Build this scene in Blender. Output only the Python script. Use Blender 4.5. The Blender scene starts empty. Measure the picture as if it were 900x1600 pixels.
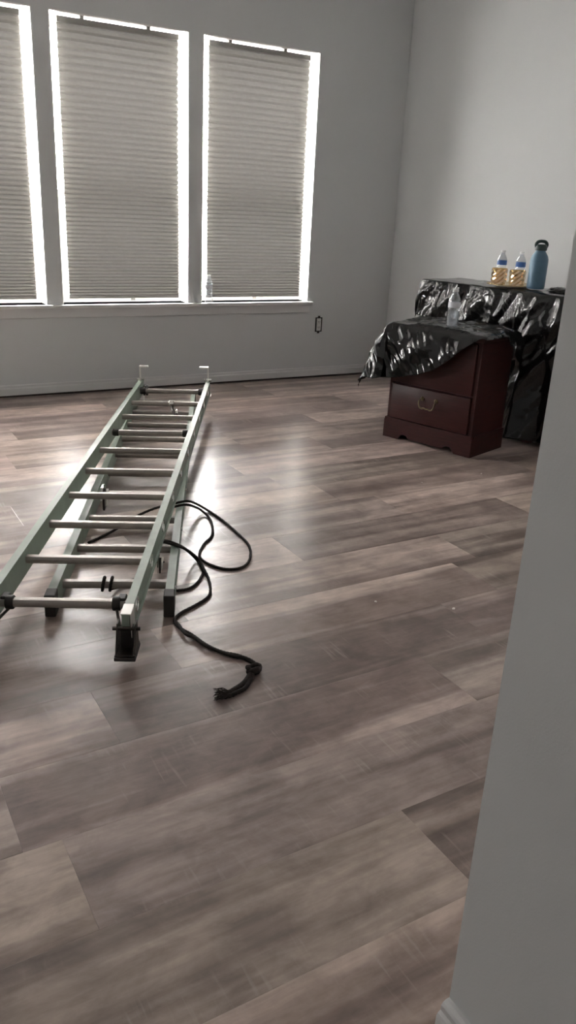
import bpy, bmesh, math, random
from mathutils import Vector, Matrix, noise

scn = bpy.context.scene
COL = scn.collection
random.seed(7)

# ------------------------------------------------------------------ camera
EYE = 1.27                       # camera height above the floor (m)
FPX = 1249.0                     # focal length in pixels of the 900x1600 frame
RX = Vector((0.86589066, -0.1385425, 0.48066552))    # world X in camera (x right, y down, z forward)
RY = Vector((-0.49804093, -0.32862537, 0.80247155))
RZ = Vector((0.04678247, -0.93424373, -0.35355348))

def at(u, v, z=0.0):
    """Point of the horizontal plane at height z that shows at pixel (u, v)."""
    c = Vector((u - 450.0, v - 800.0, FPX))
    r = Vector((RX.dot(c), RY.dot(c), RZ.dot(c)))
    t = (z - EYE) / r.z
    return Vector((r.x * t, r.y * t, z))

cam_d = bpy.data.cameras.new('camera')
cam = bpy.data.objects.new('camera', cam_d)
COL.objects.link(cam)
cam.matrix_world = Matrix(((RX.x, -RX.y, -RX.z, 0), (RY.x, -RY.y, -RY.z, 0), (RZ.x, -RZ.y, -RZ.z, EYE), (0, 0, 0, 1)))
cam_d.sensor_fit = 'VERTICAL'
cam_d.sensor_height = 36.0
cam_d.lens = FPX / 1600.0 * 36.0
cam_d.clip_start = 0.02
scn.camera = cam

# ------------------------------------------------------------------ light
SKY = 110.0
W = bpy.data.worlds.new('overcast_sky')
scn.world = W
W.use_nodes = True
bg = W.node_tree.nodes['Background']
bg.inputs[0].default_value = (1.0, 0.965, 0.94, 1)
bg.inputs[1].default_value = SKY
scn.view_settings.view_transform = 'Standard'
scn.view_settings.look = 'None'
scn.view_settings.gamma = 1.0
scn.view_settings.use_curve_mapping = False
scn.view_settings.exposure = 0.62

# room measures
WX0, WX1 = -1.9, 4.171           # left / right wall faces
WY0, WY1 = -2.7, 5.509           # back / window wall faces
CEIL = 3.02
WZ0, WZ1 = 0.603, 2.324          # window opening
WINS = [(0.45, 1.365), (1.46, 2.375), (2.47, 3.385)]
EXTRA = (-0.56, 0.355)           # added unseen window left of the frame, lets in more daylight

def portal(x0, x1):
    d = bpy.data.lights.new('window_daylight', 'AREA')
    d.shape = 'RECTANGLE'
    d.size = x1 - x0
    d.size_y = WZ1 - WZ0
    d.cycles.is_portal = True
    o = bpy.data.objects.new('window_daylight', d)
    COL.objects.link(o)
    o.location = ((x0 + x1) / 2, WY1 + 0.26, (WZ0 + WZ1) / 2)
    o.rotation_euler = (math.radians(-90), 0, 0)
    return o
for w in WINS + [EXTRA]:
    portal(*w)

# ------------------------------------------------------------------ materials
def new_mat(name):
    m = bpy.data.materials.new(name)
    m.use_nodes = True
    return m, m.node_tree, m.node_tree.nodes['Principled BSDF']

def pmat(name, col, rough=0.5, metal=0.0, spec=0.5, bump=0.0, bscale=200.0, var=0.0, vscale=8.0, coat=0.0, trans=0.0):
    m, nt, b = new_mat(name)
    b.inputs['Roughness'].default_value = rough
    b.inputs['Metallic'].default_value = metal
    b.inputs['Specular IOR Level'].default_value = spec
    b.inputs['Coat Weight'].default_value = coat
    b.inputs['Transmission Weight'].default_value = trans
    tc = nt.nodes.new('ShaderNodeTexCoord')
    n = nt.nodes.new('ShaderNodeTexNoise')
    n.inputs['Scale'].default_value = vscale
    n.inputs['Detail'].default_value = 5
    nt.links.new(tc.outputs['Object'], n.inputs['Vector'])
    r = nt.nodes.new('ShaderNodeValToRGB')
    lo = [max(0, c * (1 - var)) for c in col] + [1]
    hi = [min(1, c * (1 + var)) for c in col] + [1]
    r.color_ramp.elements[0].color = lo
    r.color_ramp.elements[0].position = 0.3
    r.color_ramp.elements[1].color = hi
    r.color_ramp.elements[1].position = 0.7
    nt.links.new(n.outputs['Fac'], r.inputs['Fac'])
    nt.links.new(r.outputs['Color'], b.inputs['Base Color'])
    if bump > 0:
        n2 = nt.nodes.new('ShaderNodeTexNoise')
        n2.inputs['Scale'].default_value = bscale
        n2.inputs['Detail'].default_value = 3
        nt.links.new(tc.outputs['Object'], n2.inputs['Vector'])
        bp = nt.nodes.new('ShaderNodeBump')
        bp.inputs['Strength'].default_value = bump
        bp.inputs['Distance'].default_value = 0.002
        nt.links.new(n2.outputs['Fac'], bp.inputs['Height'])
        nt.links.new(bp.outputs['Normal'], b.inputs['Normal'])
    return m

M = {}
M['wall'] = pmat('wall_paint', (0.62, 0.632, 0.632), 0.75, spec=0.25, bump=0.12, bscale=260, var=0.015, vscale=3)
M['ceiling'] = pmat('ceiling_paint', (0.62, 0.62, 0.61), 0.85, spec=0.2, bump=0.15, bscale=200, var=0.02)
M['trim'] = pmat('trim_paint', (0.66, 0.658, 0.655), 0.5, spec=0.35, var=0.02)
M['gap'] = pmat('wall_base_gap', (0.05, 0.042, 0.036), 0.9, var=0.2)
M['sill'] = pmat('sill_paint', (0.78, 0.78, 0.76), 0.4, spec=0.4, var=0.02)
M['vinyl'] = pmat('window_vinyl', (0.82, 0.82, 0.80), 0.45, var=0.02)
M['bracket'] = pmat('shade_bracket', (0.30, 0.29, 0.27), 0.5, metal=0.3, var=0.05)
M['railgrey'] = pmat('shade_rail_fabric', (0.30, 0.29, 0.27), 0.6, var=0.04)
M['tab'] = pmat('clear_white_tab', (0.85, 0.85, 0.83), 0.3, var=0.02)
M['fibre'] = pmat('green_fibreglass', (0.245, 0.30, 0.245), 0.42, spec=0.45, bump=0.15, bscale=420, var=0.12, vscale=14)
M['alu'] = pmat('rung_aluminium', (0.36, 0.33, 0.30), 0.40, metal=0.5, bump=0.12, bscale=500, var=0.10, vscale=25)
M['chrome'] = pmat('bright_steel', (0.80, 0.79, 0.76), 0.22, metal=1.0, var=0.05)
M['plate'] = pmat('white_steel_cap', (0.80, 0.79, 0.75), 0.4, metal=0.3, var=0.04)
M['rubber'] = pmat('black_rubber', (0.018, 0.015, 0.014), 0.6, bump=0.2, bscale=300, var=0.2)
M['darksteel'] = pmat('dark_steel', (0.045, 0.037, 0.032), 0.45, metal=0.6, var=0.25, vscale=30)
M['rope'] = pmat('dark_rope', (0.020, 0.015, 0.013), 0.8, spec=0.25, bump=0.5, bscale=900, var=0.35, vscale=120)
M['cherry'] = None
M['brass'] = pmat('aged_brass', (0.16, 0.12, 0.07), 0.4, metal=0.85, var=0.15, vscale=40)
M['blue'] = pmat('blue_bottle', (0.085, 0.165, 0.235), 0.40, metal=0.15, var=0.15, vscale=6)
M['tealblack'] = pmat('dark_cap_plastic', (0.012, 0.030, 0.030), 0.4, var=0.2)
M['cream'] = pmat('cream_glaze', (0.50, 0.44, 0.34), 0.25, var=0.06, vscale=20)
M['gold'] = pmat('gold_rim', (0.62, 0.47, 0.22), 0.25, metal=0.9, var=0.08)
M['label_blue'] = pmat('blue_label', (0.035, 0.11, 0.33), 0.4, var=0.15, vscale=60)
M['label_pale'] = pmat('pale_label', (0.62, 0.64, 0.68), 0.35, var=0.10, vscale=60)
M['cap'] = pmat('white_cap', (0.80, 0.81, 0.82), 0.4, var=0.03)
M['crumb'] = pmat('white_crumb', (0.80, 0.77, 0.72), 0.8, var=0.08)
M['outlet'] = pmat('outlet_plastic', (0.62, 0.62, 0.60), 0.4, var=0.02)
M['outletbox'] = pmat('outlet_box_dark', (0.02, 0.019, 0.018), 0.8, var=0.2)

def glass_mat(name, tint, glossy=0.07, diff=0.0, rough=0.03):
    m = bpy.data.materials.new(name)
    m.use_nodes = True
    nt = m.node_tree
    nt.nodes.clear()
    out = nt.nodes.new('ShaderNodeOutputMaterial')
    t = nt.nodes.new('ShaderNodeBsdfTransparent')
    t.inputs[0].default_value = (*tint, 1)
    g = nt.nodes.new('ShaderNodeBsdfGlossy')
    g.inputs['Roughness'].default_value = rough
    d = nt.nodes.new('ShaderNodeBsdfDiffuse')
    d.inputs[0].default_value = (*[min(1, c * 0.9) for c in tint], 1)
    lw = nt.nodes.new('ShaderNodeLayerWeight')
    lw.inputs['Blend'].default_value = 0.25
    ma = nt.nodes.new('ShaderNodeMath')
    ma.operation = 'MULTIPLY_ADD'
    ma.inputs[1].default_value = 0.6 if diff > 0 else 0.3
    ma.inputs[2].default_value = glossy
    nt.links.new(lw.outputs['Facing'], ma.inputs[0])
    m1 = nt.nodes.new('ShaderNodeMixShader')
    m1.inputs[0].default_value = diff
    nt.links.new(t.outputs[0], m1.inputs[1])
    nt.links.new(d.outputs[0], m1.inputs[2])
    m2 = nt.nodes.new('ShaderNodeMixShader')
    nt.links.new(ma.outputs[0], m2.inputs[0])
    nt.links.new(m1.outputs[0], m2.inputs[1])
    nt.links.new(g.outputs[0], m2.inputs[2])
    nt.links.new(m2.outputs[0], out.inputs[0])
    return m
M['pane'] = glass_mat('window_glass', (0.96, 0.96, 0.96), 0.03)
M['pet'] = glass_mat('clear_bottle_plastic', (0.92, 0.94, 0.96), 0.10, diff=0.10, rough=0.10)
M['water'] = glass_mat('bottle_water', (0.86, 0.89, 0.92), 0.04, diff=0.10, rough=0.05)
M['amber'] = glass_mat('amber_cut_glass', (0.97, 0.80, 0.54), 0.30, diff=0.10, rough=0.05)

def shade_mat():
    m = bpy.data.materials.new('cellular_shade_fabric')
    m.use_nodes = True
    nt = m.node_tree
    nt.nodes.clear()
    out = nt.nodes.new('ShaderNodeOutputMaterial')
    d = nt.nodes.new('ShaderNodeBsdfDiffuse')
    t = nt.nodes.new('ShaderNodeBsdfTranslucent')
    tc = nt.nodes.new('ShaderNodeTexCoord')
    n = nt.nodes.new('ShaderNodeTexNoise')
    n.inputs['Scale'].default_value = 40
    nt.links.new(tc.outputs['Object'], n.inputs['Vector'])
    r = nt.nodes.new('ShaderNodeValToRGB')
    r.color_ramp.elements[0].color = (0.31, 0.30, 0.275, 1)
    r.color_ramp.elements[1].color = (0.36, 0.35, 0.325, 1)
    nt.links.new(n.outputs['Fac'], r.inputs['Fac'])
    nt.links.new(r.outputs['Color'], d.inputs['Color'])
    t.inputs['Color'].default_value = (0.88, 0.86, 0.83, 1)
    mx = nt.nodes.new('ShaderNodeMixShader')
    mx.inputs[0].default_value = SHADE_T
    nt.links.new(d.outputs[0], mx.inputs[1])
    nt.links.new(t.outputs[0], mx.inputs[2])
    nt.links.new(mx.outputs[0], out.inputs[0])
    return m
SHADE_T = 0.0023
M['shade'] = shade_mat()

def wood_mat(name, dark, light, rough, coat):
    m, nt, b = new_mat(name)
    tc = nt.nodes.new('ShaderNodeTexCoord')
    mp = nt.nodes.new('ShaderNodeMapping')
    mp.inputs['Scale'].default_value = (3, 3, 30)
    n = nt.nodes.new('ShaderNodeTexNoise')
    n.inputs['Scale'].default_value = 3
    n.inputs['Detail'].default_value = 6
    n.inputs['Distortion'].default_value = 0.6
    nt.links.new(tc.outputs['Object'], mp.inputs['Vector'])
    nt.links.new(mp.outputs['Vector'], n.inputs['Vector'])
    r = nt.nodes.new('ShaderNodeValToRGB')
    r.color_ramp.elements[0].color = (*dark, 1)
    r.color_ramp.elements[0].position = 0.3
    r.color_ramp.elements[1].color = (*light, 1)
    r.color_ramp.elements[1].position = 0.75
    nt.links.new(n.outputs['Fac'], r.inputs['Fac'])
    nt.links.new(r.outputs['Color'], b.inputs['Base Color'])
    b.inputs['Roughness'].default_value = rough
    b.inputs['Coat Weight'].default_value = coat
    b.inputs['Coat Roughness'].default_value = 0.25
    b.inputs['Specular IOR Level'].default_value = 0.28
    return m
M['cherry'] = wood_mat('cherry_veneer', (0.022, 0.0042, 0.004), (0.040, 0.0085, 0.0078), 0.42, 0.0)

def plastic_mat():
    m, nt, b = new_mat('black_plastic_sheet')
    b.inputs['Base Color'].default_value = (0.005, 0.005, 0.005, 1)
    b.inputs['Roughness'].default_value = 0.11
    b.inputs['Specular IOR Level'].default_value = 0.42
    tc = nt.nodes.new('ShaderNodeTexCoord')
    n = nt.nodes.new('ShaderNodeTexNoise')
    n.inputs['Scale'].default_value = 55
    n.inputs['Detail'].default_value = 3
    n.inputs['Distortion'].default_value = 1.2
    nt.links.new(tc.outputs['Object'], n.inputs['Vector'])
    bp = nt.nodes.new('ShaderNodeBump')
    bp.inputs['Strength'].default_value = 0.05
    bp.inputs['Distance'].default_value = 0.01
    nt.links.new(n.outputs['Fac'], bp.inputs['Height'])
    nt.links.new(bp.outputs['Normal'], b.inputs['Normal'])
    return m
M['plastic'] = plastic_mat()

def plank_mat():
    m, nt, b = new_mat('vinyl_plank')
    N, Lk = nt.nodes.new, nt.links.new
    tc = N('ShaderNodeTexCoord')
    oi = N('ShaderNodeObjectInfo')
    mul = N('ShaderNodeMath'); mul.operation = 'MULTIPLY'; mul.inputs[1].default_value = 61.0
    Lk(oi.outputs['Random'], mul.inputs[0])
    cx = N('ShaderNodeCombineXYZ')
    Lk(mul.outputs[0], cx.inputs['X']); Lk(mul.outputs[0], cx.inputs['Y']); Lk(mul.outputs[0], cx.inputs['Z'])
    add = N('ShaderNodeVectorMath'); add.operation = 'ADD'
    Lk(tc.outputs['Object'], add.inputs[0]); Lk(cx.outputs[0], add.inputs[1])
    def nz(scale, detail, vec, dist=0.0, rough=0.55):
        mp = N('ShaderNodeMapping'); mp.inputs['Scale'].default_value = vec
        Lk(add.outputs[0], mp.inputs['Vector'])
        n = N('ShaderNodeTexNoise'); n.inputs['Scale'].default_value = scale
        n.inputs['Detail'].default_value = detail; n.inputs['Distortion'].default_value = dist
        n.inputs['Roughness'].default_value = rough
        Lk(mp.outputs[0], n.inputs['Vector'])
        return n
    broad = nz(1.0, 3, (0.55, 8.0, 1.0), 0.15)            # long soft bands along the board
    cloud = nz(1.0, 6, (7.0, 10.0, 1.0), 0.3, 0.62)       # weathered clouds
    grain = nz(1.0, 6, (9.0, 70.0, 1.0), 0.6)          # fine grain
    saw = nz(1.0, 2, (95.0, 7.0, 1.0), 0.0, 0.4)         # saw marks across the board
    sawm = nz(1.0, 2, (3.0, 7.0, 1.0))
    def ramp(src, p0, p1, c0, c1):
        r = N('ShaderNodeValToRGB')
        r.color_ramp.elements[0].position = p0; r.color_ramp.elements[1].position = p1
        r.color_ramp.elements[0].color = (*c0, 1); r.color_ramp.elements[1].color = (*c1, 1)
        Lk(src, r.inputs['Fac']); return r
    base = ramp(broad.outputs['Fac'], 0.42, 0.58, (0.190, 0.146, 0.130), (0.410, 0.338, 0.302))
    cl = ramp(cloud.outputs['Fac'], 0.34, 0.66, (0.70, 0.67, 0.66), (1.24, 1.23, 1.22))
    gr = ramp(grain.outputs['Fac'], 0.35, 0.65, (0.90, 0.89, 0.89), (1.07, 1.07, 1.07))
    def mulc(a, bb):
        x = N('ShaderNodeMix'); x.data_type = 'RGBA'; x.blend_type = 'MULTIPLY'
        x.inputs['Factor'].default_value = 1.0
        x.clamp_result = False
        Lk(a, x.inputs[6]); Lk(bb, x.inputs[7]); return x.outputs[2]
    c = mulc(base.outputs[0], cl.outputs[0])
    c = mulc(c, gr.outputs[0])
    c = mulc(c, oi.outputs['Color'])
    s1 = ramp(saw.outputs['Fac'], 0.60, 0.74, (0, 0, 0), (1, 1, 1))
    s2 = ramp(sawm.outputs['Fac'], 0.50, 0.66, (0, 0, 0), (0.33, 0.33, 0.33))
    sm = mulc(s1.outputs[0], s2.outputs[0])
    mx = N('ShaderNodeMix'); mx.data_type = 'RGBA'
    Lk(sm, mx.inputs['Factor']); Lk(c, mx.inputs[6]); mx.inputs[7].default_value = (0.50, 0.44, 0.39, 1)
    Lk(mx.outputs[2], b.inputs['Base Color'])
    b.inputs['Roughness'].default_value = 0.29
    b.inputs['Specular IOR Level'].default_value = 0.5
    bp = N('ShaderNodeBump'); bp.inputs['Strength'].default_value = 0.12; bp.inputs['Distance'].default_value = 0.001
    Lk(grain.outputs['Fac'], bp.inputs['Height']); Lk(bp.outputs['Normal'], b.inputs['Normal'])
    return m
M['plank'] = plank_mat()
M['subfloor'] = pmat('subfloor', (0.05, 0.042, 0.037), 0.9, var=0.1)

# ------------------------------------------------------------------ mesh helpers
class MB:
    def __init__(self):
        self.bm = bmesh.new()
    def box(self, x0, x1, y0, y1, z0, z1, mat=None):
        v = [self.bm.verts.new(p) for p in ((x0, y0, z0), (x1, y0, z0), (x1, y1, z0), (x0, y1, z0), (x0, y0, z1), (x1, y0, z1), (x1, y1, z1), (x0, y1, z1))]
        for f in ((3, 2, 1, 0), (4, 5, 6, 7), (0, 1, 5, 4), (1, 2, 6, 5), (2, 3, 7, 6), (3, 0, 4, 7)):
            self.bm.faces.new([v[i] for i in f])
        if mat is not None:
            bmesh.ops.transform(self.bm, matrix=mat, verts=v)
        return self
    def tube(self, pts, rad, n=10, caps=True, lobes=0, twist=0.0, amp=0.0, closed=False):
        pts = [Vector(p) for p in pts]
        rings = []
        prev = None
        dist = 0.0
        m = len(pts)
        for i, p in enumerate(pts):
            a = pts[(i - 1) % m] if (closed or i > 0) else p
            b = pts[(i + 1) % m] if (closed or i < m - 1) else p
            t = (b - a)
            t = t.normalized() if t.length > 1e-9 else Vector((0, 0, 1))
            if prev is None:
                ref = Vector((0, 0, 1)) if abs(t.z) < 0.9 else Vector((1, 0, 0))
                nx = ref.cross(t).normalized()
            else:
                nx = (prev - t * prev.dot(t))
                nx = nx.normalized() if nx.length > 1e-6 else Vector((1, 0, 0)).cross(t).normalized()
            prev = nx
            ny = t.cross(nx)
            if i > 0:
                dist += (p - pts[i - 1]).length
            r = rad[i] if isinstance(rad, (list, tuple)) else rad
            ring = []
            for k in range(n):
                ph = 2 * math.pi * k / n
                rr = r * (1 + amp * math.cos(lobes * (ph - twist * dist))) if lobes else r
                ring.append(self.bm.verts.new(p + nx * (math.cos(ph) * rr) + ny * (math.sin(ph) * rr)))
            rings.append(ring)
        cnt = m if closed else m - 1
        for i in range(cnt):
            r0, r1 = rings[i], rings[(i + 1) % m]
            for k in range(n):
                self.bm.faces.new((r0[k], r0[(k + 1) % n], r1[(k + 1) % n], r1[k]))
        if caps and not closed:
            self.bm.faces.new(list(reversed(rings[0])))
            self.bm.faces.new(rings[-1])
        return self
    def lathe(self, prof, n=28, base=(0, 0, 0), capb=True, capt=True, fn=None):
        rings = []
        b = Vector(base)
        for j, (r, z) in enumerate(prof):
            ring = []
            for k in range(n):
                ph = 2 * math.pi * k / n
                rr = fn(r, z, ph, j, k) if fn else r
                ring.append(self.bm.verts.new(b + Vector((math.cos(ph) * rr, math.sin(ph) * rr, z))))
            rings.append(ring)
        for j in range(len(prof) - 1):
            for k in range(n):
                self.bm.faces.new((rings[j][k], rings[j][(k + 1) % n], rings[j + 1][(k + 1) % n], rings[j + 1][k]))
        if capb:
            self.bm.faces.new(list(reversed(rings[0])))
        if capt:
            self.bm.faces.new(rings[-1])
        return self
    def prism(self, poly, y0, y1, axis='y'):
        """Extrude a polygon given in (x, z) along y, or (y, z) along x, or (x, y) along z."""
        def P(a, c, t):
            return {'y': (a, t, c), 'x': (t, a, c), 'z': (a, c, t)}[axis]
        f = [self.bm.verts.new(P(a, c, y0)) for a, c in poly]
        g = [self.bm.verts.new(P(a, c, y1)) for a, c in poly]
        n = len(poly)
        self.bm.faces.new(f)
        self.bm.faces.new(list(reversed(g)))
        for i in range(n):
            self.bm.faces.new((f[i], g[i], g[(i + 1) % n], f[(i + 1) % n]))
        return self
    def bevel(self, w, seg=2):
        bmesh.ops.bevel(self.bm, geom=[e for e in self.bm.edges], offset=w, segments=seg, affect='EDGES', profile=0.5, clamp_overlap=True)
        return self
    def build(self, name, mat, parent=None, smooth=False, loc=None, rot=None):
        bmesh.ops.recalc_face_normals(self.bm, faces=self.bm.faces)
        me = bpy.data.meshes.new(name)
        self.bm.to_mesh(me)
        self.bm.free()
        if smooth:
            for p in me.polygons:
                p.use_smooth = True
            if smooth != 'all':
                me.set_sharp_from_angle(angle=math.radians(38))
        me.materials.append(M[mat])
        o = bpy.data.objects.new(name, me)
        COL.objects.link(o)
        if parent is not None:
            o.parent = parent
        if loc is not None:
            o.location = loc
        if rot is not None:
            o.rotation_euler = rot
        return o

def empty(name, matrix=None, loc=None):
    o = bpy.data.objects.new(name, None)
    o.empty_display_size = 0.1
    COL.objects.link(o)
    if matrix is not None:
        o.matrix_world = matrix
    if loc is not None:
        o.location = loc
    return o

def tag(o, label=None, cat=None, group=None, kind=None):
    if label: o['label'] = label
    if cat: o['category'] = cat
    if group: o['group'] = group
    if kind: o['kind'] = kind
    return o

def struct(o, label, cat):
    return tag(o, label, cat, kind='structure')

def spline(pts, step=8, closed=False):
    pts = [Vector(p) for p in pts]
    out = []
    n = len(pts)
    rng = n if closed else n - 1
    for i in range(rng):
        p1, p2 = pts[i], pts[(i + 1) % n]
        p0 = pts[(i - 1) % n] if (closed or i > 0) else p1 * 2 - p2
        p3 = pts[(i + 2) % n] if (closed or i + 2 < n) else p2 * 2 - p1
        for k in range(step):
            t = k / step
            out.append(0.5 * ((2 * p1) + (p2 - p0) * t + (2 * p0 - 5 * p1 + 4 * p2 - p3) * t * t + (3 * p1 - p0 - 3 * p2 + p3) * t ** 3))
    if not closed:
        out.append(pts[-1])
    return out

# ------------------------------------------------------------------ room shell
floor = MB().box(WX0 - .15, WX1 + .15, WY0 - .15, WY1 + .15, -0.20, -0.006).build('floor', 'subfloor')
struct(floor, 'grey brown wood-look plank floor of the empty room', 'floor')

allw = [EXTRA] + WINS
mb = MB()
T = 0.22
mb.box(WX0 - .15, WX1 + .15, WY1, WY1 + T, -0.1, WZ0)
mb.box(WX0 - .15, WX1 + .15, WY1, WY1 + T, WZ1, CEIL + .1)
xs = [WX0 - .15] + [v for w in allw for v in w] + [WX1 + .15]
for i in range(0, len(xs), 2):
    mb.box(xs[i], xs[i + 1], WY1, WY1 + T, WZ0, WZ1)
struct(mb.build('wall_window', 'wall'), 'pale grey painted wall with the row of shaded windows', 'wall')
struct(MB().box(WX1, WX1 + .15, WY0, WY1, -0.1, CEIL + .1).build('wall_right', 'wall'), 'plain pale blue grey wall behind the covered furniture', 'wall')
struct(MB().box(WX0 - .15, WX0, WY0, WY1, -0.1, CEIL + .1).build('wall_left', 'wall'), 'plain pale grey wall left of the frame', 'wall')
struct(MB().box(WX0 - .15, WX1 + .15, WY0 - .15, WY0, -0.1, CEIL + .1).build('wall_back', 'wall'), 'plain pale grey wall behind the camera', 'wall')
struct(MB().box(WX0 - .15, WX1 + .15, WY0 - .15, WY1 + T, CEIL, CEIL + .15).build('ceiling', 'ceiling'), 'white painted ceiling above the frame', 'ceiling')
# near partition: its outer corner closes the right edge of the picture
PX, PY = 0.7415, 0.652
mb = MB()
mb.prism([(PX, PY), (PX, WY0), (PX + .12, WY0), (PX + .12, PY - .12), (WX1, PY - .12), (WX1, PY)], -0.1, CEIL + .05, 'z')
struct(mb.build('wall_near', 'wall'), 'grey wall corner close by at the right edge of the picture', 'wall')

# baseboards (a moulded board held just above the floor)
def baseboard(name, length, matrix, label, gap=0.012, h=0.083, endcap=True):
    prof = [(0, gap), (0.014, gap), (0.014, h - .028), (0.0125, h - .022), (0.0095, h - .018), (0.0095, h - .008), (0.0075, h - .003), (0.004, h), (0, h)]
    o = MB().prism(prof, 0, length, 'x').build(name, 'trim')
    o.matrix_world = matrix
    struct(o, label, 'baseboard')
    g = MB().box(0, length, 0, 0.006, -0.004, gap + .002).build('floor_gap', 'gap', o)
    return o
# local frame: x along the wall, y out of the wall
baseboard('baseboard_window', WX1 - WX0, Matrix.Translation((WX1, WY1, 0)) @ Matrix.Rotation(math.pi, 4, 'Z'), 'painted baseboard under the windows with a dark gap beneath', gap=0.014)
baseboard('baseboard_right', WY1 - PY - .02, Matrix.Translation((WX1, PY + .01, 0)) @ Matrix.Rotation(math.pi / 2, 4, 'Z'), 'painted baseboard behind the covered furniture')
nb = baseboard('baseboard_near', PY - WY0 - .01, Matrix.Translation((PX, WY0 + .01, 0)) @ Matrix.Rotation(math.pi / 2, 4, 'Z'), 'white moulded baseboard end at the near wall corner', gap=0.004, h=0.088)
nb.scale = (1, 1.7, 1)

# ------------------------------------------------------------------ floor planks
PWID, PLEN, PY0 = 0.2565, 1.25, 0.857
KS = 1.27 / 1.2
joints = {1: 0.287, 3: 0.491, 4: 1.93, 5: 2.055, 6: 1.434, 7: 2.097, 8: 1.922, 12: 1.91, 13: 2.584}
tones = {  # (row, index of the board counted from the known joint) -> tone
    (3, -1): 1.34, (3, 0): 0.92, (1, -1): 1.15, (1, 0): 0.80, (2, 0): 1.12, (2, 1): 1.0, (2, -1): 1.05, (0, -1): 0.86, (0, 0): 0.78, (0, 1): 0.80, (-1, 0): 0.9, (-1, 1): 0.88, (6, 0): 0.80, (6, 1): 1.30, (6, -1): 1.22,  # the nearest rows are toned darker for the dimmer foreground light
    (7, -1): 0.88, (7, 0): 1.32, (5, -1): 1.22, (5, 0): 0.80, (4, -1): 1.22, (4, 0): 0.80, (8, -1): 1.30, (8, 0): 0.84,
    (12, -1): 1.1, (12, 0): 0.9, (13, 0): 1.15, (13, -1): 0.84}
rows0 = int(math.floor((WY0 - PY0) / PWID))
rows1 = int(math.ceil((WY1 - PY0) / PWID))
rp = random.Random(11)
def plank(x0, x1, y0, y1, tone):
    g, e = 0.0001, 0.0007
    x0, x1, y0, y1 = x0 + g, x1 - g, y0 + g, y1 - g
    cx, cy = (x0 + x1) / 2, (y0 + y1) / 2
    bm = bmesh.new()
    lo = [bm.verts.new((a - cx, b - cy, z)) for z, k in ((-0.006, 0), (-0.0003, 0)) for a, b in ((x0, y0), (x1, y0), (x1, y1), (x0, y1))]
    hi = [bm.verts.new((a - cx, b - cy, 0)) for a, b in ((x0 + e, y0 + e), (x1 - e, y0 + e), (x1 - e, y1 - e), (x0 + e, y1 - e))]
    rings = [lo[:4], lo[4:], hi]
    for r0, r1 in ((rings[0], rings[1]), (rings[1], rings[2])):
        for k in range(4):
            bm.faces.new((r0[k], r0[(k + 1) % 4], r1[(k + 1) % 4], r1[k]))
    bm.faces.new(hi)
    me = bpy.data.meshes.new('floor_plank')
    bm.to_mesh(me); bm.free()
    me.materials.append(M['plank'])
    o = bpy.data.objects.new('floor_plank', me)
    COL.objects.link(o)
    o.location = (cx, cy, 0)
    o.parent = floor
    o.color = (tone * rp.uniform(.985, 1.015), tone * rp.uniform(.985, 1.01), tone * rp.uniform(.97, 1.02), 1)
for k in range(rows0, rows1):
    y0, y1 = max(PY0 + k * PWID, WY0), min(PY0 + (k + 1) * PWID, WY1)
    if y1 - y0 < 0.01:
        continue
    j = joints[k] * KS if k in joints else rp.uniform(0, PLEN)
    i0 = int(math.floor((WX0 - j) / PLEN))
    for i in range(i0, 9):
        x0, x1 = max(j + i * PLEN, WX0), min(j + (i + 1) * PLEN, WX1)
        if x1 - x0 < 0.02:
            continue
        # boards wholly behind the near partition are out of sight
        if y1 < PY - .12 and x0 > PX + .2:
            continue
        plank(x0, x1, y0, y1, tones.get((k, i), rp.uniform(0.78, 1.26)))

# ------------------------------------------------------------------ windows
def make_window(n, x0, x1, label):
    root = empty('window_%d' % n, loc=(x0, WY1, WZ0))
    struct(root, label, 'window')
    w, h = x1 - x0, WZ1 - WZ0
    # painted jamb lining of the reveal
    f = MB()
    f.box(0, .008, .002, .13, 0, h); f.box(w - .008, w, .002, .13, 0, h); f.box(0, w, .002, .13, h - .008, h)
    f.build('jamb_lining', 'sill', root)
    f = MB()
    b = 0.028
    f.box(.008, b, .13, .20, 0, h); f.box(w - b, w - .008, .13, .20, 0, h); f.box(b, w - b, .13, .20, h - b, h); f.box(b, w - b, .13, .20, 0, .014)
    f.build('window_frame', 'vinyl', root)
    mid = 0.70
    def sash(z0, z1, ya, yb, s, name):
        m = MB()
        m.box(b, b + s, ya, yb, z0, z1); m.box(w - b - s, w - b, ya, yb, z0, z1)
        m.box(b + s, w - b - s, ya, yb, z0, z0 + .022); m.box(b + s, w - b - s, ya, yb, z1 - .04, z1)
        o = m.build(name, 'vinyl', root)
        ym = (ya + yb) / 2
        MB().box(b + s - .005, w - b - s + .005, ym - .003, ym + .003, z0 + .018, z1 - .035).build('pane', 'pane', o)
    sash(mid - .02, h - b, .168, .195, .012, 'sash')
    sash(.014, mid + .02, .135, .162, .030, 'sash')
    return root
make_window(1, *WINS[0], 'bright window at the left edge of the picture, shade down')
make_window(2, *WINS[1], 'bright middle window of the row, shade down')
make_window(3, *WINS[2], 'bright window nearest the room corner, shade down')
make_window(4, *EXTRA, 'added unseen window left of the frame for more daylight, shade partly raised')

# window stool and apron run under the whole row
st = MB().box(EXTRA[0] - .05, WINS[-1][1] + .03, WY1 - .035, WY1 + .145, WZ0 - .022, WZ0).bevel(.004, 2).build('trim_1', 'sill')
struct(st, 'white window sill board running under the windows', 'sill')
ap = MB().box(EXTRA[0] - .03, WINS[-1][1] + .01, WY1 - .013, WY1, WZ0 - .085, WZ0 - .022).bevel(.003, 1).build('trim_2', 'trim')
struct(ap, 'painted apron board under the window sill', 'trim')

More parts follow.
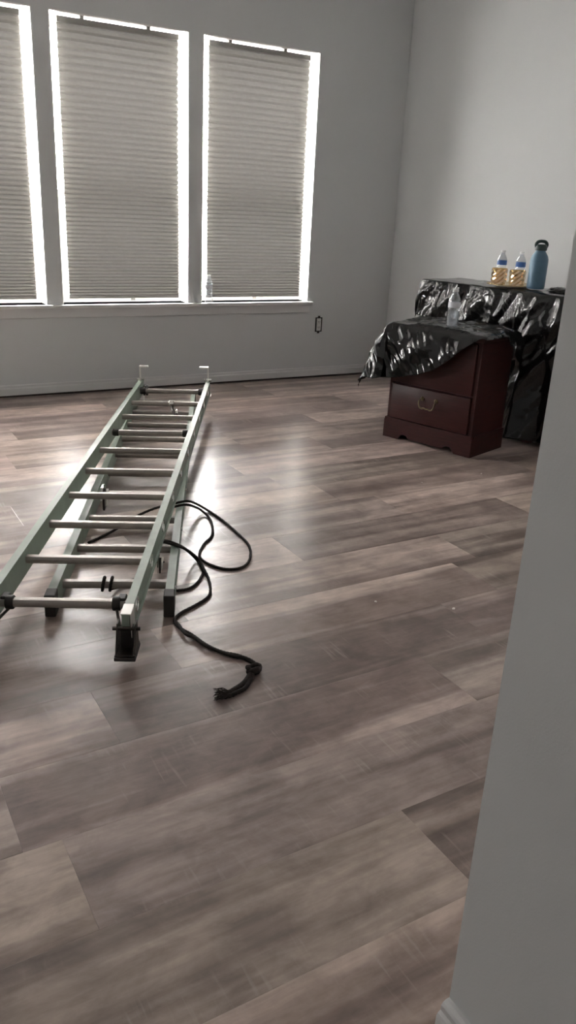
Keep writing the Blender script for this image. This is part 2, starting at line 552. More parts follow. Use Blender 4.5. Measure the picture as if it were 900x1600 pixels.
def make_shade(x0, x1, label, tabu, up=0.0):
    """Cellular shade hung inside the reveal, cells stretched at the top."""
    gl, gr = 0.058, 0.064
    root = empty('cellular_shade', loc=(x0 + gl, WY1 + .05, WZ0))
    tag(root, label, 'window shade', 'cellular shades in the window row')
    w, h = (x1 - x0) - gl - gr, WZ1 - WZ0
    top = h - 0.024
    MB().box(0, w, -.022, .022, top - .034, top).bevel(.004, 2).build('headrail', 'railgrey', root)
    for fx in (0.20, 0.74):
        MB().box(w * fx - .012, w * fx + .012, -.018, .018, top - .002, h - .008).build('mounting_bracket', 'bracket', root)
    z, zb = top - .034, 0.054 + up
    rows = []
    zz = z
    while zz > zb + .012:
        f = (zz - zb) / (z - zb)
        rows.append(zz)
        zz -= 0.0185 + 0.027 * f ** 1.0
    rows.append(zb)
    bm = bmesh.new()
    prev = None
    nx = 6
    def line(zv, yv):
        return [bm.verts.new((w * i / nx + (0 if 0 < i < nx else 0), yv + 0.003 * math.sin(zv * 3 + i * .7), zv)) for i in range(nx + 1)]
    seq = []
    for i, a in enumerate(rows[:-1]):
        bnext = rows[i + 1]
        pd = 0.019 - 0.005 * (a - zb) / (z - zb)
        seq.append((a, 0.0))
        seq.append((a * .72 + bnext * .28, -pd * .8))
        seq.append((a * .30 + bnext * .70, -pd * .9))
    seq.append((rows[-1], 0.0))
    for zv, yv in seq:
        cur = line(zv, yv)
        if prev:
            for i in range(nx):
                bm.faces.new((prev[i], cur[i], cur[i + 1], prev[i + 1]))
        prev = cur
    me = bpy.data.meshes.new('pleated_fabric')
    bm.to_mesh(me); bm.free()
    me.materials.append(M['shade'])
    fo = bpy.data.objects.new('pleated_fabric', me)
    COL.objects.link(fo); fo.parent = root
    MB().box(0, w, -.018, .012, .034 + up, .056 + up).bevel(.004, 2).build('bottom_rail', 'railgrey', root)
    if tabu:
        MB().box(w * tabu - .018, w * tabu + .018, -.030, -.016, .020, .040).bevel(.003, 1).build('pull_tab', 'tab', root)
    return root
make_shade(*WINS[0], 'grey pleated shade cut off by the left edge of the picture', 0.55)
make_shade(*WINS[1], 'grey pleated shade in the middle window, between two white mullions', 0.56)
make_shade(*WINS[2], 'grey pleated shade in the window nearest the room corner', 0.50)

make_shade(*EXTRA, 'grey pleated shade partly raised in the added unseen window left of the frame', None, 0.24)

# ------------------------------------------------------------------ wall outlet without its cover plate
ol = empty('wall_outlet', loc=(3.496, WY1, 0.421))
tag(ol, 'bare electrical outlet without cover plate on the wall beside the window', 'outlet')
m = MB()
bw, bh = .031, .056
m.box(-bw, bw, -.004, 0, bh - .007, bh); m.box(-bw, bw, -.004, 0, -bh, -bh + .007)
m.box(-bw, -bw + .010, -.004, 0, -bh, bh); m.box(bw - .010, bw, -.004, 0, -bh, bh)
m.build('box_edge', 'outletbox', ol)
rc = MB().box(-.019, .019, -.009, 0, -.048, .048).bevel(.003, 2).build('receptacle', 'outlet', ol)
for zc in (-.021, .021):
    s = MB()
    s.box(-.008, -.005, -.0105, -.008, zc - .004, zc + .006); s.box(.005, .008, -.0105, -.008, zc - .004, zc + .006); s.box(-.002, .002, -.0105, -.008, zc - .012, zc - .008)
    s.build('slot', 'outletbox', rc)
for zc in (-.060, .060):
    MB().box(-.009, .009, -.006, 0, zc - .008, zc + .008).build('mounting_ear', 'darksteel', ol)

# ------------------------------------------------------------------ ladder sections
def frame_matrix(origin, th, ph, ro):
    d = Vector((math.sin(th) * math.cos(ph), math.cos(th) * math.cos(ph), math.sin(ph)))
    s = Vector((math.cos(th), -math.sin(th), 0))
    u = s.cross(d)
    s2 = s * math.cos(ro) + u * math.sin(ro)
    u2 = u * math.cos(ro) - s * math.sin(ro)
    o = Vector(origin)
    return Matrix(((s2.x, d.x, u2.x, o.x), (s2.y, d.y, u2.y, o.y), (s2.z, d.z, u2.z, o.z), (0, 0, 0, 1)))

def rail(parent, side, r, y0, y1, zlo, zhi, fl=0.027, t=0.0045):
    """Fibreglass rail with shallow lips on its outer face."""
    i, o = side * (r - fl / 2), side * (r + fl / 2)
    m = MB()
    w_ = o - side * .005
    poly = [(i, zlo), (o, zlo), (o, zlo + t), (w_, zlo + t * 2), (w_, zhi - t * 2), (o, zhi - t), (o, zhi), (i, zhi)]
    m.prism(poly, y0, y1, 'y')
    return m.build('side_rail', 'fibre', parent)

def rung(parent, y, half, z=0.0, r=0.0155):
    m = MB()
    prof = []
    n = 14
    for k in range(n):
        a = 2 * math.pi * k / n
        py, pz = math.cos(a) * r, math.sin(a) * r
        pz = min(pz, r * .82)
        prof.append((y + py, z + pz))
    m.prism(prof, -half, half, 'x')
    o = m.build('rung', 'alu', parent, smooth=True)
    return o

def rung_flare(parent, y, x, side, z=0.0):
    """Rolled rung end seen in the channel from outside."""
    pts = [(x, y + math.cos(a) * .022, z + math.sin(a) * .022) for a in [2 * math.pi * k / 16 for k in range(16)]]
    MB().tube(pts, .0035, 6, closed=True).build('rung_flare', 'chrome', parent)

# upper (wider) section
UM = frame_matrix((0.5406, 2.2052, 0.1218), 0.5072, 0.0217, 0.0226)
up = empty('extension_ladder', UM)
tag(up, 'wide green fibreglass ladder section with black swivel feet lying on top', 'ladder')
UR, UZ0, UZ1 = 0.2136, -0.052, 0.034
UY0, UY1 = -0.13, 2.90
for sd in (-1, 1):
    ra = rail(up, sd, UR, UY0, UY1, UZ0, UZ1)
    for k in range(10):
        rung_flare(ra, k * .305, sd * (UR + .0085), sd, -.004)
for k in range(10):
    rung(up, k * .305, UR - .014, -.004)
# end caps, swivel feet, rung braces
for sd in (-1, 1):
    x = sd * UR
    cp = MB()
    cp.box(x - .015, x + .015, UY0 - .006, UY0 + .055, UZ1, UZ1 + .003)
    cp.box(x + sd * .0143 - .0012, x + sd * .0143 + .0012, UY0 - .006, UY0 + .05, UZ0 + .01, UZ1)
    cp.build('end_cap', 'plate', up)
    foot = empty('swivel_foot'); foot.parent = up
    ck = MB()
    for e in (-1, 1):
        xx = x + e * .026
        ck.prism([(UY0 + .022, UZ1 - .030), (UY0 - .006, UZ1 - .030), (UY0 - .050, -.076), (UY0 + .030, -.076)], xx - .002, xx + .002, 'x')
    cko = ck.build('foot_bracket', 'darksteel', foot)
    MB().box(x - .030, x + .030, UY0 - .054, UY0 + .034, -.0795, -.073).bevel(.002, 1).build('foot_plate', 'darksteel', foot)
    MB().box(x - .031, x + .031, UY0 - .058, UY0 + .036, -.0910, -.0796).bevel(.002, 1).build('rubber_pad', 'rubber', foot)
    MB().tube([(x - .040, UY0 - .004, -.012), (x + .040, UY0 - .004, -.012)], .006, 10).build('pivot_bolt', 'darksteel', foot)
    MB().prism([(UY0 + .020, -.01), (UY0 - .004, -.02), (UY0 - .008, -.074), (UY0 + .022, -.074)], x - .018, x + .018, 'x').build('foot_core', 'rubber', foot)
    # rung brace with collar
    xc = sd * (UR - .052)
    co = MB().lathe([(.020, -.012), (.022, -.010), (.022, .010), (.020, .012)], 16).build('rung_collar', 'rubber', up, smooth=True)
    co.matrix_local = Matrix.Translation((xc, 0, -.004)) @ Matrix.Rotation(math.pi / 2, 4, 'Y')
    MB().box(sd * (UR - .036) - .012, sd * (UR - .036) + .012, -.006, .030, -.02, .016).bevel(.003, 1).build('collar_block', 'rubber', up)
    MB().tube([(xc, -.008, -.018), (sd * (UR - .026), UY0 + .03, -.028)], .0045, 8).build('rung_brace', 'darksteel', up)
# far-end guides
for sd in (-1, 1):
    x = sd * (UR)
    g = MB()
    g.box(x - .003, x + .003, UY1 - .05, UY1 - .018, UZ1, UZ1 + .085)
    g.box(x - (.052 if sd > 0 else -.003), x + (.003 if sd > 0 else .052) - (0 if sd > 0 else 0), UY1 - .05, UY1 - .018, UZ1 + .085, UZ1 + .094) if sd > 0 else g.box(x - .003, x + .052, UY1 - .05, UY1 - .018, UZ1 + .085, UZ1 + .094)
    g.build('guide_hook', 'plate', up)
    MB().tube([(x - .022, UY1 - .034, UZ1 + .008), (x + .022, UY1 - .034, UZ1 + .008)], .009, 10).build('hook_bolt', 'chrome', up)
    # guide plate hanging under the rail, hooked under the lower section
    g = MB()
    g.box(x - .019, x + .019, UY1 - .06, UY1 - .01, UZ0 - .004, UZ0)
    g.box(x - sd * .017 - .002, x - sd * .017 + .002, UY1 - .06, UY1 - .01, UZ0 - .050, UZ0)
    g.build('guide_plate', 'plate', up)
    for k, L_, rr in ((9, .034, .021), (6, .030, .019)):
        c = MB().lathe([(rr * .9, -L_ / 2), (rr, -L_ / 2 + .003), (rr, L_ / 2 - .003), (rr * .9, L_ / 2)], 16).build('rung_collar', 'rubber', up, smooth=True)
        c.matrix_local = Matrix.Translation((sd * (UR - .034), k * .305, -.004)) @ Matrix.Rotation(math.pi / 2, 4, 'Y')
c = MB().lathe([(.018, -.014), (.034, -.012), (.034, -.006), (.026, 0), (.034, .006), (.034, .012), (.018, .014)], 20).build('rope_wheel', 'rubber', up, smooth=True)
c.matrix_local = Matrix.Translation((-(UR - .045), 2.775, -.006)) @ Matrix.Rotation(math.pi / 2, 4, 'Y')
# pulley clamped to the second rung from the far end
pl = empty('pulley'); pl.parent = up; pl.location = (.035, 8 * .305, -.004)
c = MB().lathe([(.0185, -.014), (.0205, -.012), (.0205, .012), (.0185, .014)], 18).build('pulley_clamp', 'chrome', pl, smooth=True)
c.rotation_euler = (0, math.pi / 2, 0)
MB().tube(spline([(0, -.012, -.012), (.004, -.032, -.020), (.014, -.055, -.030), (.030, -.075, -.045), (.044, -.080, -.062), (.050, -.070, -.075)], 6), [.010] * 31, 10).build('pulley_hook', 'darksteel', pl, smooth=True)
c = MB().lathe([(.012, -.009), (.024, -.008), (.018, 0), (.024, .008), (.012, .009)], 18).build('pulley_wheel', 'chrome', pl, smooth=True)
c.location = (.028, -.060, -.040); c.rotation_euler = (0, math.pi / 2, .4)

# lower (narrower) section
LMx = frame_matrix((0.708, 2.279, 0.038), 0.438, 0.0, 0.0)
lo = empty('extension_ladder', LMx)
tag(lo, 'narrower green fibreglass ladder section with black end caps flat on the floor underneath', 'ladder')
LR, LZ0, LZ1 = 0.190, -0.038, 0.038
LY1 = 3.02
for sd in (-1, 1):
    rail(lo, sd, LR, 0.01, LY1, LZ0, LZ1, fl=.028)
    x = sd * LR
    MB().box(x - .0175, x + .0175, -.012, .045, LZ0, LZ1 + .002).bevel(.004, 2).build('end_cap', 'rubber', lo)
    MB().box(x - .016, x + .016, LY1 - .02, LY1 + .012, LZ0, LZ1 + .002).bevel(.004, 2).build('end_cap', 'rubber', lo)
for k in range(10):
    rung(lo, .155 + k * .305, LR - .012, .002, .0165)
for sd in (-1, 1):
    for yy in (.10, .62, 1.1):
        MB().tube([(sd * (LR + .006), yy, LZ1 - .02), (sd * (LR + .021), yy, LZ1 - .02)], .006, 8).build('rivet', 'chrome', lo)
# rung locks on both rails
def rung_lock(parent, x, y, z):
    r = empty('rung_lock'); r.parent = parent; r.location = (x, y, z)
    MB().prism([(-.05, -.03), (.03, -.03), (.055, .015), (.02, .062), (-.02, .058), (-.05, .01)], -.004, .004, 'x').build('lock_plate', 'chrome', r)
    MB().prism([(-.03, -.02), (.02, -.02), (.04, .01), (.01, .045), (-.02, .03)], .014, .024, 'x').build('lock_plate', 'chrome', r)
    MB().prism([(-.045, -.035), (.05, -.035), (.045, .02), (0, .05), (-.05, .02)], .005, .013, 'x').build('lock_hook', 'darksteel', r)
    MB().tube([(-.012, .0, .018), (.03, .0, .018)], .006, 8).build('lock_pin', 'darksteel', r)
    return r
rung_lock(lo, -(LR - .045), .95, .020)
rung_lock(lo, LR - .055, .33, -.004).scale = (.7, .8, .55)

# ------------------------------------------------------------------ rope
rope = empty('rope', loc=(0, 0, 0))
tag(rope, 'dark braided pull rope trailing from the ladder across the planks to a frayed knot', 'rope')
RR_ = 0.0052
def P(u, v, z=RR_):
    return at(u, v, z)
def strand(name, pts, r=RR_, parent=rope, mat='rope'):
    sp = spline(pts, 10)
    return MB().tube(sp, r, 9, lobes=3, twist=190.0, amp=.13).build(name, mat, parent, smooth='all')
zr = 0.0818
strand('rope_strand', [P(138, 848, .006), P(160, 838, .006), P(186, 824, .010), P(215, 806, .03), P(240, 795, .055), P(262, 789, zr), P(284, 784, zr + .003), P(294, 783, zr), P(304, 786, .05), P(319, 794, .012),
                       P(345, 811), P(372, 834), P(388, 851), P(391.5, 866), P(387, 880), P(374, 888), P(352, 889), P(330, 883), P(315, 874), P(312, 864), P(319, 850), P(331, 837), P(332, 822), P(326, 808), P(314, 797, .02), P(304, 792, .05), P(295, 789, zr), P(284, 789, zr + .003), P(268, 793, zr)])
strand('rope_strand', [P(236, 846, .03), P(250, 844, .06), P(264, 846, zr), P(278, 851, zr + .0015), P(287, 856, zr), P(297, 864, .04), P(307, 874, .010), P(316, 887), P(317, 896), P(308, 911), P(294, 920), P(276, 923)])
strand('rope_strand', [P(236, 850, .03), P(250, 847, .064), P(264, 849, zr + .004), P(278, 853, zr + .006), P(288, 857, zr + .003), P(300, 865, .048), P(312, 876, .018), P(318, 888, .014), P(326, 905), P(329, 922), P(324, 934), P(305, 946), P(284, 957), P(274, 967), P(275, 975), P(284, 983), P(300, 992), P(310, 1001)])
# the doubled, loosely twisted tail
strand('rope_strand', [P(303, 994), P(318, 1005), P(335, 1014), P(352, 1020), P(372, 1024), P(388, 1031), P(400, 1040), P(402, 1046, .010), P(395, 1050, .012)])
strand('rope_strand', [P(276, 972, .010), P(290, 990, .012), P(305, 997, .010), P(322, 1009, .012), P(342, 1017, .010), P(364, 1025, .008), P(380, 1027, .007), P(394, 1033, .007), P(404, 1043, .008), P(400, 1050, .012)])
kc = P(396, 1046, .014)
knot = []
for i in range(60):
    a = i / 60 * 2 * math.pi * 2
    knot.append(kc + Vector((.017 * math.cos(a) * (1 + .25 * math.cos(1.5 * a)), .013 * math.sin(a), .006 * math.sin(1.5 * a + .5) + .002)))
MB().tube(knot, .0065, 9, lobes=3, twist=190, amp=.13, closed=True).build('knot', 'rope', rope, smooth='all')
strand('rope_strand', [P(393, 1048, .012), P(388, 1058, .010), P(380, 1068), P(368, 1076), P(358, 1082), P(346, 1086)], .0072)
strand('rope_strand', [P(396, 1050, .010), P(391, 1062, .007), P(383, 1075), P(370, 1082), P(356, 1088), P(344, 1089)], .0062)
fr = MB()
rf = random.Random(5)
for i in range(46):
    c0 = P(352 + rf.uniform(-6, 14), 1084 + rf.uniform(-4, 5), rf.uniform(.003, .010))
    e = P(338 + rf.uniform(-5, 9), 1086 + rf.uniform(-11, 9), rf.uniform(.001, .020))
    mid_ = (c0 + e) / 2 + Vector((rf.uniform(-.006, .006), rf.uniform(-.006, .006), rf.uniform(0, .006)))
    fr.tube(spline([c0, mid_, e], 4), [.0014] * 5 + [.0012] * 3 + [.0008], 4)
fr.build('frayed_end', 'rope', rope)
# rope wound twice round a rung of the lower section, and the loop beside it
for off in (-.013, .013):
    Lp = []
    for i in range(24):
        a = 2 * math.pi * i / 24
        Lp.append(LMx @ Vector((-.028 + off + .004 * math.sin(a * 1.0), .155 + math.cos(a) * .0225, .002 + math.sin(a) * .0225)))
    MB().tube(Lp, .0055, 8, lobes=3, twist=190, amp=.13, closed=True).build('rope_wrap', 'rope', rope, smooth='all')
strand('rope_strand', [LMx @ Vector((-.015, .165, -.022)), LMx @ Vector((.005, .20, -.031)), LMx @ Vector((.04, .25, -.032)), LMx @ Vector((.07, .265, -.032)), LMx @ Vector((.10, .262, -.032))])

# ------------------------------------------------------------------ nightstand
A, B = at(598, 680), at(733, 716)
ud = (B - A).normalized()
wd = Vector((-ud.y, ud.x, 0))
if wd.x < 0: wd = -wd
NW, ND, NH = (B - A).length, 0.36, 0.672
NM = Matrix(((ud.x, wd.x, 0, A.x), (ud.y, wd.y, 0, A.y), (0, 0, 1, 0), (0, 0, 0, 1)))   # x right along the front, y into depth
ns = empty('nightstand', NM)
tag(ns, 'dark cherry wood two-drawer nightstand half covered by a black plastic sheet', 'nightstand')
i_ = 0.012
m = MB()
m.box(i_, i_ + .022, .012, ND, .10, NH - .028); m.box(NW - i_ - .022, NW - i_, .012, ND, .10, NH - .028)
m.box(i_, NW - i_, ND - .012, ND, .06, NH - .028); m.box(i_ + .02, NW - i_ - .02, .03, ND - .01, .10, .12)
m.box(i_ + .02, NW - i_ - .02, .014, .05, .338, .344); m.box(i_ + .02, NW - i_ - .02, .014, .05, NH - .05, NH - .028)
m.build('carcass', 'cherry', ns)
# plinth with scalloped skirt
def skirt(L):
    q = [(0, 0), (.105, 0), (.118, .012), (.130, .030), (.150, .034), (.172, .030), (.182, .018), (.200, .013)]
    return q + [(L - x, z) for x, z in reversed(q)] + [(L, .105), (L - .004, .112), (L - .004, .122), (.004, .122), (.004, .112), (0, .105)]
pln = MB().prism(skirt(NW), 0, .02, 'y')
pln.box(0, .02, .02, ND, 0.0, .122); pln.box(NW - .02, NW, .02, ND, 0.0, .122); pln.box(.02, NW - .02, ND - .03, ND - .012, .03, .122)
pln.build('plinth', 'cherry', ns)
MB().box(-.004, NW + .004, -.004, ND, NH - .028, NH).bevel(.006, 3).build('top', 'cherry', ns, smooth=True)
def drawer(z0, z1):
    d = MB().box(i_ + .026, NW - i_ - .026, -.002, .30, z0, z1).bevel(.004, 2).build('drawer', 'cherry', ns, smooth=True)
    MB().box(i_ + .026, NW - i_ - .026, -.006, .004, z1 - .007, z1 - .001).bevel(.001, 1).build('drawer_lip', 'cherry', d)
    zc, xc = (z0 + z1) / 2 + .02, NW / 2
    h = empty('handle'); h.parent = ns
    hb = MB()
    h_ = .047
    pts = [(-h_, -.006, .026), (-h_ - .006, -.024, .016), (-h_ - .004, -.028, -.004), (-h_ + .004, -.029, -.020), (-h_ + .018, -.030, -.026), (-.014, -.030, -.021), (0, -.030, -.024), (.014, -.030, -.021), (h_ - .018, -.030, -.026), (h_ - .004, -.029, -.020), (h_ + .004, -.028, -.004), (h_ + .006, -.024, .016), (h_, -.006, .026)]
    hb.tube(spline([(xc + a, b, zc + c) for a, b, c in pts], 5), .0042, 8)
    hb.build('bail', 'brass', h, smooth='all')
    for sx in (-h_, h_):
        ro_ = MB().lathe([(.013, 0), (.012, .003), (.006, .006), (.006, .012)], 14).build('rosette', 'brass', h, smooth=True)
        ro_.location = (xc + sx, -.002, zc + .026); ro_.rotation_euler = (math.pi / 2, 0, 0)
drawer(.126, .336)
drawer(.346, NH - .040)

# ------------------------------------------------------------------ dresser behind it
DH = 0.876
A2, B2 = at(662, 436, 0.887), at(888, 464, 0.887)
A2.z = B2.z = 0
ud2 = (B2 - A2).normalized()
wd2 = Vector((-ud2.y, ud2.x, 0))
if wd2.x < 0: wd2 = -wd2
DW, DD = 1.16, 0.36
DM = Matrix(((ud2.x, wd2.x, 0, A2.x), (ud2.y, wd2.y, 0, A2.y), (0, 0, 1, 0), (0, 0, 0, 1)))
dr = empty('dresser', DM)
tag(dr, 'tall dark dresser wrapped in black plastic sheeting along the right wall', 'dresser')
m = MB()
m.box(.01, .032, .015, DD, .09, DH - .03); m.box(DW - .032, DW - .01, .015, DD, .09, DH - .03); m.box(.01, DW - .01, DD - .012, DD, .05, DH - .03); m.box(.03, DW - .03, .03, DD - .01, .09, .11)
m.build('carcass', 'cherry', dr)
MB().box(-.002, DW + .002, 0, DD, DH - .03, DH).bevel(.005, 2).build('top', 'cherry', dr)
MB().prism(skirt(DW), 0, .02, 'y').box(0, .02, .02, DD, 0, .122).box(DW - .02, DW, .02, DD, 0, .122).build('plinth', 'cherry', dr)
for z0, z1 in ((.126, .37), (.378, .62), (.628, DH - .042)):
    for a, b in ((.036, DW / 2 - .005), (DW / 2 + .005, DW - .036)):
        MB().box(a, b, .0, .28, z0, z1).bevel(.004, 1).build('drawer', 'cherry', dr)

# ------------------------------------------------------------------ black plastic sheets
def ridged(p, s):
    return 1.0 - abs(noise.noise(p * s)) * 2.0

def drape(name, parent_m, U, D, H, hf, hl, hr, hb, nu, nv, amp, flare, label, seed, lift=None, wr=0.012, clear=0.0, turn=1.0):
    """Sheet lying on a U x D top at height H; hf(u), hl(w), hr(w): hanging lengths at front, left, right."""
    sd = Vector((seed * 3.1, seed * 1.7, seed * 5.3))
    bm = bmesh.new()
    grid = []
    for j in range(nv + 1):
        row = []
        for i in range(nu + 1):
            b = j / nv
            # w runs from back to front, u from left to right (flat sheet coordinates)
            w_try = D + hb - b * (D + hb + 0.2)
            a = i / nu
            l, r = hl(w_try), hr(w_try)
            u = -l + a * (U + l + r)
            f = hf(min(max(u, 0), U))
            w = D + hb - b * (D + hb + f)
            du = min(u, 0) + max(u - U, 0)
            dw = min(w, 0) + max(w - D, 0)
            dist = (abs(du) ** 5 + abs(dw) ** 5) ** .2
            hyp = math.hypot(du, dw)
            cu, cw = min(max(u, 0), U), min(max(w, 0), D)
            p = Vector((u, w, 0)) + sd
            fold = max(0, ridged(p, 4.5)) ** 2 * .7 + max(0, ridged(p + Vector((9, 4, 2)), 9.0)) ** 2 * .4
            cr, sr = math.cos(.65 * turn), math.sin(.65 * turn)
            pa = Vector(((u * cr + w * sr) * 1.0, (w * cr - u * sr) * .30, 0)) + sd
            crease = max(0, ridged(pa, 9.0)) ** 2 * .7 + max(0, ridged(pa + Vector((2, 5, 1)), 21.0)) ** 2 * .3
            fine = ridged(p + Vector((3, 8, 1)), 24.0)
            if dist < 1e-6:
                z = H + .010 + wr * max(0, fold) + wr * .08 * max(0, fine)
                if lift: z += lift(u, w)
                # keep edges low so that the sheet bends over them
                pos = Vector((u, w, z))
            else:
                dirn = Vector((du, dw, 0)) / hyp
                per = u - w
                wave = .5 + .5 * math.sin(per * 23 + 2.2 * noise.noise(Vector((per * 3, seed, .5))))
                wave += .5 * noise.noise(Vector((per * 9, dist * 2.5, seed)))
                bend = min(dist, .03)
                drop = dist - bend * .5
                out = .012 + clear * min(1, dist / .12) + flare(cu, cw, du, dw) * dist + amp * max(0, wave) * min(1, dist / .10)
                out += .016 * crease * min(1, dist / .05) + .0012 * max(0, fine)
                z = H + .010 - drop
                if lift: z += lift(cu, cw) * max(0, 1 - dist / .1)
                pos = Vector((cu + dirn.x * out, cw + dirn.y * out, max(z, .006)))
            row.append(bm.verts.new(pos))
        grid.append(row)
    for j in range(nv):
        for i in range(nu):
            bm.faces.new((grid[j][i], grid[j][i + 1], grid[j + 1][i + 1], grid[j + 1][i]))
    bmesh.ops.recalc_face_normals(bm, faces=bm.faces)
    me = bpy.data.meshes.new(name)
    bm.to_mesh(me); bm.free()
    for q in me.polygons: q.use_smooth = True
    me.materials.append(M['plastic'])
    o = bpy.data.objects.new(name, me)
    COL.objects.link(o)
    o.matrix_world = parent_m
    md = o.modifiers.new('thickness', 'SOLIDIFY'); md.thickness = .0012; md.offset = 1.0
    tag(o, label, 'plastic sheet')
    return o

def lerp_pts(pts):
    def f(x):
        if x <= pts[0][0]: return pts[0][1]
        for (a, b), (c, d) in zip(pts, pts[1:]):
            if x <= c: return b + (d - b) * (x - a) / (c - a)
        return pts[-1][1]
    return f
ns_hang = lerp_pts([(0, .33), (.10, .315), (.25, .275), (.36, .23), (.46, .15), (.54, .075), (.60, .03), (.62, .02)])
def ns_flare(cu, cw, du, dw):
    return .42 if du < 0 and dw >= 0 else (.30 if du < 0 else .06)
def ns_lift(u, w):
    return .016 * max(0, min(1, (w - .14) / .2)) * max(0, math.sin(min(1, max(0, u / .6)) * math.pi)) 
ns_sheet = drape('plastic_sheet', NM, NW, ND, NH, ns_hang, lambda w: .37, lambda w: .03 if w < .14 else .08, .0, 150, 130, .012, ns_flare,
      'crumpled black plastic sheet draped over the front of the nightstand', 2, ns_lift, .020, .030)
def dr_flare(cu, cw, du, dw):
    if dw < 0:
        return .02 + .12 * max(0, 1 - abs(cu - .88) / .14)
    return .05
dr_hang = lerp_pts([(0, .24), (.1, .25), (.66, .27), (.74, .55), (.82, .85), (1.16, .86)])
dr_sheet = drape('plastic_sheet', DM, DW, DD, DH, dr_hang, lambda w: .22, lambda w: .3, .0, 170, 130, .014, dr_flare,
      'black plastic sheet over the tall dresser, hanging down its front', 5, None, .007, 0.0, -.5)

# ------------------------------------------------------------------ bottles, tray and glasses
def water_bottle(loc, label, h=0.205, r=0.032, lab='label_pale', water=0.0, rot=0.0, lz=(.50, .66)):
    root = empty('water_bottle', loc=loc)
    root.rotation_euler = (0, 0, rot)
    tag(root, label, 'bottle', 'clear plastic water bottles')
    pr = [(r * .80, 0), (r * .97, .006)]
    n = 9
    for i in range(n):
        z = .012 + (h * .46 - .012) * i / (n - 1)
        pr.append((r * (1.0 if i % 2 == 0 else .955), z))
    pr += [(r * .985, h * .50), (r * .985, h * .66), (r, h * .68), (r * .97, h * .73), (r * .82, h * .79), (r * .58, h * .86), (r * .42, h * .895), (r * .40, h * .92), (r * .50, h * .925), (r * .50, h * .935), (r * .40, h * .94), (r * .40, h * .955)]
    b = MB().lathe(pr, 26).build('bottle_body', 'pet', root, smooth=True)
    MB().lathe([(r * .47, h * .938), (r * .48, h * .942), (r * .48, h * .992), (r * .44, h)], 22).build('cap', 'cap', root, smooth=True)
    MB().lathe([(r * 1.005, h * lz[0]), (r * 1.01, h * (lz[0] + .005)), (r * 1.01, h * (lz[1] - .005)), (r * 1.005, h * lz[1])], 26, capb=False, capt=False).build('bottle_label', lab, root, smooth=True)
    if water:
        MB().lathe([(r * .76, .003), (r * .92, .008), (r * .93, h * water)], 24).build('water', 'water', root, smooth=True)
    return root
# on the window sill
water_bottle((2.532, WY1 + .002, WZ0 + .0005), 'clear plastic water bottle standing on the window sill', .198, .030, 'label_pale', lz=(.52, .64))
# on the nightstand
q = at(706, 510, NH + .030)
zq = max((ns_sheet.matrix_world @ v.co).z for v in ns_sheet.data.vertices if ((ns_sheet.matrix_world @ v.co).xy - q.xy).length < .036) + .0016
water_bottle((q.x, q.y, zq), 'clear half-full water bottle on the black plastic over the nightstand', .205, .033, 'label_pale', water=.44, lz=(.52, .66))
# tray
def pix(p):
    q = Vector((p.x, p.y, p.z - EYE))
    c = RX * q.x + RY * q.y + RZ * q.z
    return 450 + FPX * c.x / c.z
def on_dresser(px, w, z):
    a, b = 0.0, DW
    for _ in range(40):
        m_ = (a + b) / 2
        p = DM @ Vector((m_, w, 0)); p.z = z
        if pix(p) < px: a = m_
        else: b = m_
    return p
tc_ = on_dresser(800, .140, DH + .02)
TZ = max((dr_sheet.matrix_world @ v.co).z for v in dr_sheet.data.vertices if ((dr_sheet.matrix_world @ v.co).xy - tc_.xy).length < .20) + .0014
tr = empty('tray', loc=(tc_.x, tc_.y, TZ))
tag(tr, 'round cream tray with gold rim on top of the covered dresser', 'tray')
TRr = .155
MB().lathe([(TRr * .70, 0), (TRr * .72, .001), (TRr * .97, .007), (TRr, .012), (TRr * .975, .012), (TRr * .70, .005), (.001, .005)], 48, capt=False).build('tray_dish', 'cream', tr, smooth=True)
MB().tube([(math.cos(a) * TRr * .99, math.sin(a) * TRr * .99, .0125) for a in [2 * math.pi * k / 48 for k in range(48)]], .002, 8, closed=True).build('tray_rim', 'gold', tr, smooth='all')
TS = TZ + .0055
def on_tray(px, w):
    return on_dresser(px, w, TS)
# amber cut-glass tumblers
def tumbler(loc, label, r=.046, h=.094):
    root = empty('amber_tumbler', loc=loc)
    tag(root, label, 'tumbler', 'amber tumblers on the tray')
    n, L = 16, 8
    prof = [(r * .92 + r * .08 * j / (L - 1), h * j / (L - 1)) for j in range(L)]
    def stud(rr, z, ph, j, k):
        if j in (0, L - 1): return rr
        return rr * (1.10 if (j + k) % 2 == 0 else .92)
    MB().lathe(prof, n, fn=stud, capt=False).build('tumbler_wall', 'amber', root)
    MB().lathe([(r * .86, .012), (r * .90, h - .001), (r * 1.0, h)], 24, capt=False).build('tumbler_inside', 'amber', root, smooth=True)
    MB().tube([(math.cos(a) * r * .97, math.sin(a) * r * .97, h) for a in [2 * math.pi * k / 24 for k in range(24)]], .0022, 6, closed=True).build('tumbler_rim', 'gold', root, smooth='all')
p = on_tray(778, .100); tumbler((p.x, p.y, TS), 'amber cut-glass tumbler on the tray, farther from the blue bottle')
p = on_tray(806, .080); tumbler((p.x, p.y, TS), 'amber cut-glass tumbler on the tray, next to the blue bottle')
# two labelled bottles behind the tumblers
p = on_tray(780, .205); water_bottle((p.x, p.y, TS), 'blue-labelled water bottle behind the tumblers, farther from the blue bottle', .195, .030, 'label_blue', lz=(.56, .70))
p = on_tray(809, .195); water_bottle((p.x, p.y, TS), 'blue-labelled water bottle behind the tumblers, right beside the blue bottle', .195, .030, 'label_blue', lz=(.55, .70))
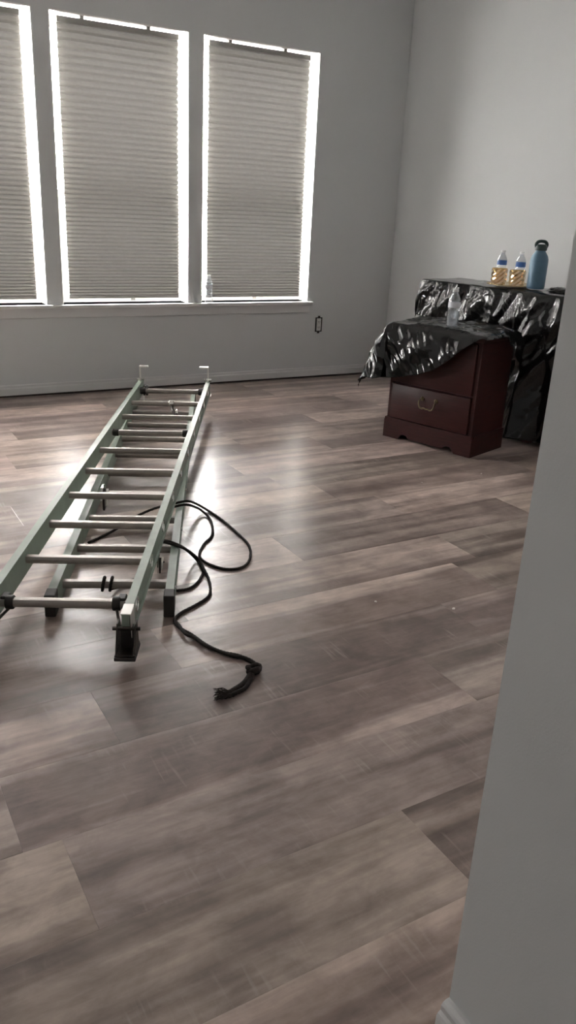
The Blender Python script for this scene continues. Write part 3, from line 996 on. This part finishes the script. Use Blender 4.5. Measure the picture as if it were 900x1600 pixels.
# big blue bottle
p = on_dresser(836, .105, TS)
bb = empty('drink_bottle', loc=(p.x, p.y, TS))
tag(bb, 'large blue drink bottle with dark loop cap on the dresser', 'bottle')
r = .052
bb.scale = (1, 1, .95)
MB().lathe([(r * .90, 0), (r * .98, .006), (r, .02), (r, .165), (r * .98, .176), (r * .86, .196), (r * .64, .214), (r * .56, .220), (r * .56, .228)], 36).build('bottle_body', 'blue', bb, smooth=True)
cp = MB().lathe([(r * .62, .226), (r * .66, .228), (r * .66, .250), (r * .60, .254), (r * .50, .262)], 30).build('cap', 'tealblack', bb, smooth=True)
MB().tube(spline([(-.027, 0, .244), (-.030, 0, .262), (-.020, 0, .276), (0, 0, .280), (.020, 0, .276), (.030, 0, .262), (.027, 0, .244)], 6), .010, 10).build('carry_loop', 'tealblack', bb, smooth='all', rot=(0, 0, -.6))

# bunched-up plastic at the right end of the dresser top
bm = bmesh.new()
bmesh.ops.create_icosphere(bm, subdivisions=4, radius=1.0)
for v in bm.verts:
    n_ = v.co.normalized()
    k = 1 + .30 * ridged(n_ * 1.0 + Vector((4, 2, 7)), 2.2) * .6
    v.co = Vector((n_.x * .075 * k, n_.y * .065 * k, max(0.0, n_.z) * .028 * k))
me = bpy.data.meshes.new('bunched_fold'); bm.to_mesh(me); bm.free()
for f_ in me.polygons: f_.use_smooth = True
me.materials.append(M['plastic'])
bo = bpy.data.objects.new('bunched_fold', me); COL.objects.link(bo); bo.parent = dr_sheet; bo.location = DM.inverted() @ on_dresser(874, .20, DH + .010)

# ------------------------------------------------------------------ white crumbs on the floor
rc_ = random.Random(3)
cl_ = ['white crumb on the planks in front of the nightstand corner', 'white crumb on the planks left of the nightstand shadow', 'white crumb on the planks by the near wall, lower of the specks', 'white crumb on the planks in mid floor']
for (u, v), lb in zip(((752, 741), (659, 755), (709, 952), (587, 941)), cl_):
    bm = bmesh.new()
    bmesh.ops.create_icosphere(bm, subdivisions=1, radius=.0055)
    for vv in bm.verts: vv.co = Vector((vv.co.x * rc_.uniform(.6, 1.5), vv.co.y * rc_.uniform(.6, 1.4), max(-.003, vv.co.z * rc_.uniform(.4, .8))))
    me = bpy.data.meshes.new('crumb'); bm.to_mesh(me); bm.free(); me.materials.append(M['crumb'])
    o = bpy.data.objects.new('crumb', me); COL.objects.link(o); pp = at(u, v); o.location = (pp.x, pp.y, .003)
    tag(o, lb, 'crumb', 'white crumbs on the floor')
